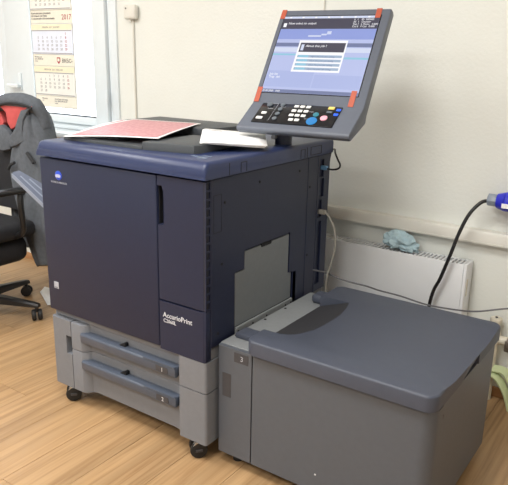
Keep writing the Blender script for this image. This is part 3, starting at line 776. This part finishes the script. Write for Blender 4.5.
# cloth on the radiator
cb = bmesh.new(); bmesh.ops.create_icosphere(cb, subdivisions=5, radius=1)
for v in cb.verts:
    d = v.co.normalized()
    q = d*1.9+Vector((3.3, 1.2, 7.1)); q = q+.5*noise.noise_vector(d*1.4)
    n1 = noise.noise(d*1.3+Vector((3, 1, 7))); n2 = 1-2*abs(noise.noise(q)); n3 = 1-2*abs(noise.noise(q*2.3))
    r_ = 1+.22*n1+.42*(n2-.5)+.16*(n3-.5)
    v.co = Vector((d.x*.066*r_, d.y*.036*r_, max(d.z*.042*r_, -.016)))
bmesh.ops.rotate(cb, verts=cb.verts, matrix=Matrix.Rotation(.15, 3, 'Y'))
zmin = min(v.co.z for v in cb.verts)
bmesh.ops.translate(cb, vec=(.975, 1.014, .5535-zmin), verts=cb.verts)
tag(obj('cleaning_cloth', cb, 'cloth', ang=60), 'crumpled pale blue cloth left on top of radiator', 'cloth')
# pale green fabric bands by the baseboard
gn = thing('green_strap', 'pale green folded band hanging down to floor beside the feeder', 'strap', (1.45, 1.0, 0))
def ribbon(P3, wv, th):
    pts = catmull(P3, 6); b = bmesh.new(); rr = []
    for i, p in enumerate(pts):
        t_ = (pts[min(i+1, len(pts)-1)]-pts[max(i-1, 0)]).normalized(); w = Vector(wv); n_ = t_.cross(w).normalized()*th
        rr.append([b.verts.new(p+a*w*.5+c*n_*.5) for a, c in ((-1, -1), (1, -1), (1, 1), (-1, 1))])
    for A, B in zip(rr, rr[1:]):
        for k in range(4): b.faces.new((A[k], A[(k+1) % 4], B[(k+1) % 4], B[k]))
    b.faces.new(rr[0][::-1]); b.faces.new(rr[-1]); return b
obj('band', ribbon([(1.375, .99, .13), (1.414, .99, .130), (1.441, .99, .106), (1.468, .99, .06), (1.488, .99, .003)], (.005, .04, .01), .006), 'green', gn)
obj('band', ribbon([(1.40, 1.005, .148), (1.444, 1.005, .148), (1.472, 1.005, .115), (1.50, 1.005, .06), (1.515, 1.005, .003)], (.005, .04, .01), .006), 'green', gn)

# ================================================================== calendar
ca = thing('wall_calendar', 'three-block quarterly wall calendar hanging in front of window pane', 'calendar', (-1.195, 1.034, 1.0))
cx0, cx1, CY = -1.362, -1.004, 1.036
back = obj('backing_board', box(cx0, cx1, CY, CY+.003, 1.005, 1.86, .001, 1), 'cal_card', ca)
def block(z0, z1, material, head, rows, inkc='ink_soft'):
    pad = obj('month_pad', box(cx0+.006, cx1-.004, CY-.006, CY-.0005, z0, z1, .001, 1), material, ca)
    H = z1-z0
    obj('header_band', box(cx0+.006, cx1-.004, CY-.0066, CY-.006, z1-H*.2, z1-.002), 'cal_cream', pad)
    text('header_text', head, .013, 'ink_soft', pad, ((cx0+cx1)/2, CY-.0068, z1-H*.14), FRONT, align='CENTER')
    obj('date_line', box(cx0+.01, cx1-.01, CY-.0067, CY-.006, z1-H*.235, z1-H*.21), 'ink_soft', pad)
    obj('date_line', box(cx0+.01, cx1-.01, CY-.0067, CY-.006, z0+.004, z0+.008), 'ink_soft', pad)
    for r_, row in enumerate(rows):
        for c, d in enumerate(row):
            if d: text('date', str(d), .0185, 'ink_red' if c == 6 else inkc, pad, (cx0+.062+c*.0395, CY-.0064, z1-H*.36-r_*H*.127), FRONT, align='CENTER')
def weeks(first, n):
    rows = [[0]*7]; c = first
    for d in range(1, n+1):
        if c == 7: rows.append([0]*7); c = 0
        rows[-1][c] = d; c += 1
    return rows
dec = weeks(3, 31); jan = weeks(6, 31); feb = weeks(2, 28)
jan[4][0] = '23/30'; jan[4][1] = '24/31'; jan = jan[:5]; jan[4][0], jan[4][1] = '23', '24'
block(1.54, 1.71, 'cal_white', 'ДЕКАБРЬ  2016  DECEMBER', dec)
block(1.302, 1.466, 'cal_blue', 'ЯНВАРЬ  2017  JANUARY', jan)
block(1.072, 1.236, 'cal_white', 'ФЕВРАЛЬ  2017  FEBRUARY', feb)
def card(z0, z1): return obj('advert_card', box(cx0+.003, cx1, CY-.004, CY-.0005, z0, z1, .001, 1), 'cal_card', ca)
k1 = card(1.468, 1.536)
text('year', '2017', .040, 'ink_red', k1, (cx1-.006, CY-.0046, 1.487), FRONT, align='RIGHT')
text('advert_text', 'Комплексные решения\nпечатные системы\nи сервисное обслуживание', .0150, 'ink', k1, (cx0+.012, CY-.0046, 1.518), FRONT)
k2 = card(1.238, 1.3)
text('brand_text', 'ВКБС-', .030, 'ink', k2, (cx1-.105, CY-.0046, 1.258), FRONT)
sh_ = prism([(-.014, .016), (.014, .016), (.014, -.006), (0, -.02), (-.014, -.006)], 'y', -.0005, .0005)
bmesh.ops.translate(sh_, vec=(cx1-.132, CY-.0045, 1.270), verts=sh_.verts); obj('shield_logo', sh_, 'ink_red', k2)
sh_ = box(cx1-.141, cx1-.123, CY-.0056, CY-.005, 1.264, 1.280); obj('shield_centre', sh_, 'cal_card', k2)
text('advert_text', 'Москва, ул.\nтел. 000-00-00\nwww.', .0120, 'ink_soft', k2, (cx0+.016, CY-.0046, 1.282), FRONT)
k3 = card(1.008, 1.07)
text('advert_text', 'печатные системы\nтел. (000) 000-00-00\nwww.', .0125, 'ink_soft', k3, (cx0+.17, CY-.0046, 1.05), FRONT)
text('advert_text', 'Москва\nул.', .0125, 'ink_soft', k3, (cx0+.06, CY-.0046, 1.05), FRONT)
obj('hanging_hook', cyl(((cx0+cx1)/2, CY-.006, 1.85), 'y', .006, .024, 10), 'chrome', ca)

# ================================================================== office chair with coat
HX, HY = -1.0, .31
ch = thing('office_chair', 'black office chair on a five-star base, left of the printer', 'chair', (HX, HY, 0))
def Cc(name, bm, material, parent=ch, **k): return obj(name, bm, material, parent, **k)
for k in range(5):
    a = R(25+72*k); d = Vector((math.cos(a), math.sin(a), 0))
    s = Vector((-d.y, d.x, 0)); c0 = Vector((HX, HY, 0))
    b = bmesh.new(); rr = []
    for (t_, w, z0, z1) in ((.03, .030, .075, .125), (.15, .026, .078, .115), (.31, .018, .072, .095), (.34, .016, .070, .088)):
        rr.append([b.verts.new(c0+d*t_+s*q*w+Vector((0, 0, z))) for q, z in ((-1, z0), (1, z0), (1, z1-.008), (.6, z1), (-.6, z1), (-1, z1-.008))])
    for A, B in zip(rr, rr[1:]):
        for j in range(6): b.faces.new((A[j], A[(j+1) % 6], B[(j+1) % 6], B[j]))
    b.faces.new(rr[0][::-1]); b.faces.new(rr[-1])
    leg = Cc('leg', b, 'black')
    e = c0+d*.325
    for q in (-1, 1):
        w_ = cyl((0, 0, 0), 'x', .029, .02, 20, bev=.006)
        bmesh.ops.transform(w_, matrix=Matrix.Translation(e+Vector((0, 0, .029)))@Matrix.Rotation(a+.6, 4, 'Z')@Matrix.Translation((q*.015, 0, 0)), verts=w_.verts)
        Cc('caster_wheel', w_, 'rubber', leg)
    Cc('caster_stem', cyl((e.x, e.y, .06), 'z', .008, .03, 10), 'black', leg)
Cc('hub', cyl((HX, HY, .095), 'z', .04, .07, 20, bev=.005), 'black')
Cc('gas_column', cyl((HX, HY, .195), 'z', .025, .14, 18), 'black')
Cc('seat_shell', box(HX-.20, HX+.20, HY-.20, HY+.20, .285, .4195, .05, 4), 'chair')
Cc('seat_plate', box(HX-.09, HX+.09, HY-.1, HY+.16, .262, .284, .006, 2), 'black')
seat = box(HX-.24, HX+.24, HY-.24, HY+.22, .42, .50, .03, 4); Cc('seat', seat, 'chair')
Cc('back_support', tube([(HX, HY+.1, .40), (HX+.01, HY+.27, .41), (HX+.05, HY+.33, .50), (HX+.06, HY+.335, .62)], .022, 10, flat=.6), 'black')
bkb = bmesh.new(); G = []
for j in range(13):
    row = []
    for i in range(11):
        u = i/10*2-1; v = j/12
        hw = .215-.03*v-.03*max(0, v-.8)*5
        row.append((HX-.005+u*hw, HY+.30-.005*(u*u)+.03*v*v, .50+.54*v-.02*u*u*v))
    G.append(row)
F1 = [[bkb.verts.new(p) for p in r_] for r_ in G]; F2 = [[bkb.verts.new((p[0], p[1]+.045, p[2])) for p in r_] for r_ in G]
for j in range(12):
    for i in range(10):
        bkb.faces.new((F1[j][i], F1[j][i+1], F1[j+1][i+1], F1[j+1][i])); bkb.faces.new((F2[j][i], F2[j+1][i], F2[j+1][i+1], F2[j][i+1]))
for i in range(10):
    bkb.faces.new((F1[0][i], F2[0][i], F2[0][i+1], F1[0][i+1])); bkb.faces.new((F1[12][i], F1[12][i+1], F2[12][i+1], F2[12][i]))
for j in range(12):
    bkb.faces.new((F1[j][0], F1[j+1][0], F2[j+1][0], F2[j][0])); bkb.faces.new((F1[j][10], F2[j][10], F2[j+1][10], F1[j+1][10]))
Cc('backrest', bkb, 'chair')
for s in (-1, 1):
    Cc('armrest', tube([(HX+s*.23, HY+.1, .44), (HX+s*.29, HY+.1, .48), (HX+s*.30, HY+.09, .60), (HX+s*.29, HY+.10, .67)], .015, 10), 'black')
    Cc('arm_pad', box(HX+s*.29-.03, HX+s*.29+.03, HY-.10, HY+.16, .665, .69, .01, 3), 'black')
Cc('tilt_lever', tube([(HX, HY+.0, .275), (HX+.16, HY-.02, .275), (HX+.24, HY-.02, .27)], .008, 8), 'chrome')
# the coat over the backrest
co = thing('grey_coat', 'grey wool coat with coral red lining draped over the office chair back', 'coat', (-.93, .6, .2))
def drape():
    b = bmesh.new(); rows = []
    # visible front edge (x, z) of the hanging panel, then round the side of the backrest to the rear
    edge = [(1.07, -.80), (1.03, -.845), (.98, -.875), (.93, -.905), (.88, -.94), (.839, -.962), (.746, -1.005), (.642, -.997), (.55, -.978), (.46, -.954), (.331, -.903), (.216, -.845)]
    for k, (z, xe) in enumerate(edge):
        v = k/(len(edge)-1)
        xs = [-.835, -.80, -.782, -.768, -.758, -.745, -.73, -.72, -.71, -.70, -.70, -.70][k]
        pts = [(xe, .575), ((xe*.7+xs*.3), .560), ((xe*.35+xs*.65), .556), (xs-.02, .575), (xs+.012, .615), (xs+.01, .66), (xs-.03, .70), (xs-.12, .722), (xs-.26, .728), (-1.06, .724), (-1.14, .70), (-1.165, .66)]
        if k < 2: pts = [(x_, .60+(y_-.60)*.7) for x_, y_ in pts]
        cc = catmull([(x_, y_, z) for x_, y_ in pts], 4)
        row = []
        for i, p in enumerate(cc):
            f = noise.noise(Vector((i*.42, v*1.6, 3)))*.022*(.45+v)+.006*math.sin(i*.9+v*3)*min(1, v*3)
            zz = p.z+(.02 if i > 14 and k < 3 else 0)+(.03*math.sin(i*.2) if k == len(edge)-1 else 0)
            row.append(b.verts.new((p.x, p.y-f, zz)))
        rows.append(row)
    for A, B in zip(rows, rows[1:]):
        for i in range(len(A)-1): b.faces.new((A[i], A[i+1], B[i+1], B[i]))
    return b
dr = obj('coat_body', drape(), 'coat', co, ang=80)
md = dr.modifiers.new('thickness', 'SOLIDIFY'); md.thickness = .010; md.offset = 0
md = dr.modifiers.new('subdivision', 'SUBSURF'); md.levels = 1; md.render_levels = 1
# hood / collar roll across the top
def rprof(t): return .030+.020*math.sin(math.pi*t)
obj('hood', tube([(-1.15, .62, .98), (-1.11, .605, 1.04), (-1.03, .60, 1.068), (-.95, .60, 1.075), (-.87, .60, 1.075), (-.81, .61, 1.055), (-.785, .625, 1.015), (-.77, .63, .95)], rprof, 14, 6, flat=.8), 'coat', co, ang=80)
obj('hood_edge', tube([(-1.09, .562, 1.03), (-1.02, .556, 1.055), (-.93, .552, 1.068), (-.84, .552, 1.066), (-.775, .556, 1.052), (-.82, .553, 1.028), (-.85, .553, .98), (-.842, .556, .92), (-.84, .556, .88)], .006, 8, 6), 'coat_edge', co)
def patch(poly, y0, y1, bulge):
    b = prism(poly, 'y', y0, y1)
    return bevel_where(b, lambda a, c: a.y < (y0+y1)/2 and c.y < (y0+y1)/2, .006, 2)
obj('lining', patch([(-1.04, 1.045), (-.96, 1.068), (-.84, 1.07), (-.785, 1.058), (-.845, 1.037), (-.89, .984), (-.935, .945), (-.965, .935), (-.99, .965), (-.997, 1.015)], .565, .60, 0), 'lining', co)
obj('lining_inner', patch([(-1.16, 1.04), (-1.10, 1.03), (-1.07, .96), (-1.09, .93), (-1.16, .93)], .60, .63, 0), 'lining', co)
obj('lapel', patch([(-.775, 1.05), (-.845, 1.037), (-.88, .99), (-.905, .945), (-.956, .896), (-.955, .846), (-.90, .862), (-.837, .887), (-.85, .93), (-.835, .99), (-.80, 1.03)], .545, .562, 0), 'coat', co)
obj('lapel', patch([(-1.10, .94), (-1.06, .95), (-1.02, .93), (-.99, .90), (-1.0, .83), (-1.06, .815), (-1.125, .82)], .575, .60, 0), 'coat', co)
obj('toggle', tube([(-.985, .548, .733), (-.955, .540, .757), (-.92, .540, .772)], .008, 8), 'coat_edge', co)
obj('pocket_flap', tube([(-.815, .543, .832), (-.79, .541, .812), (-.765, .541, .787)], .009, 8), 'coat_edge', co)
obj('button', cyl((-.872, .540, .625), 'y', .013, .01, 12), 'coat_edge', co)
# dropped sheet on the floor
tag(sheet('loose_paper', [(-1.02, .705, .003), (-.82, .60, .003), (-.68, .80, .003), (-1.07, .775, .003)], 'paper', 6, 6, sagfn=lambda u, v: .012*u*v), 'white sheet of paper lying on the floor behind the printer', 'paper')
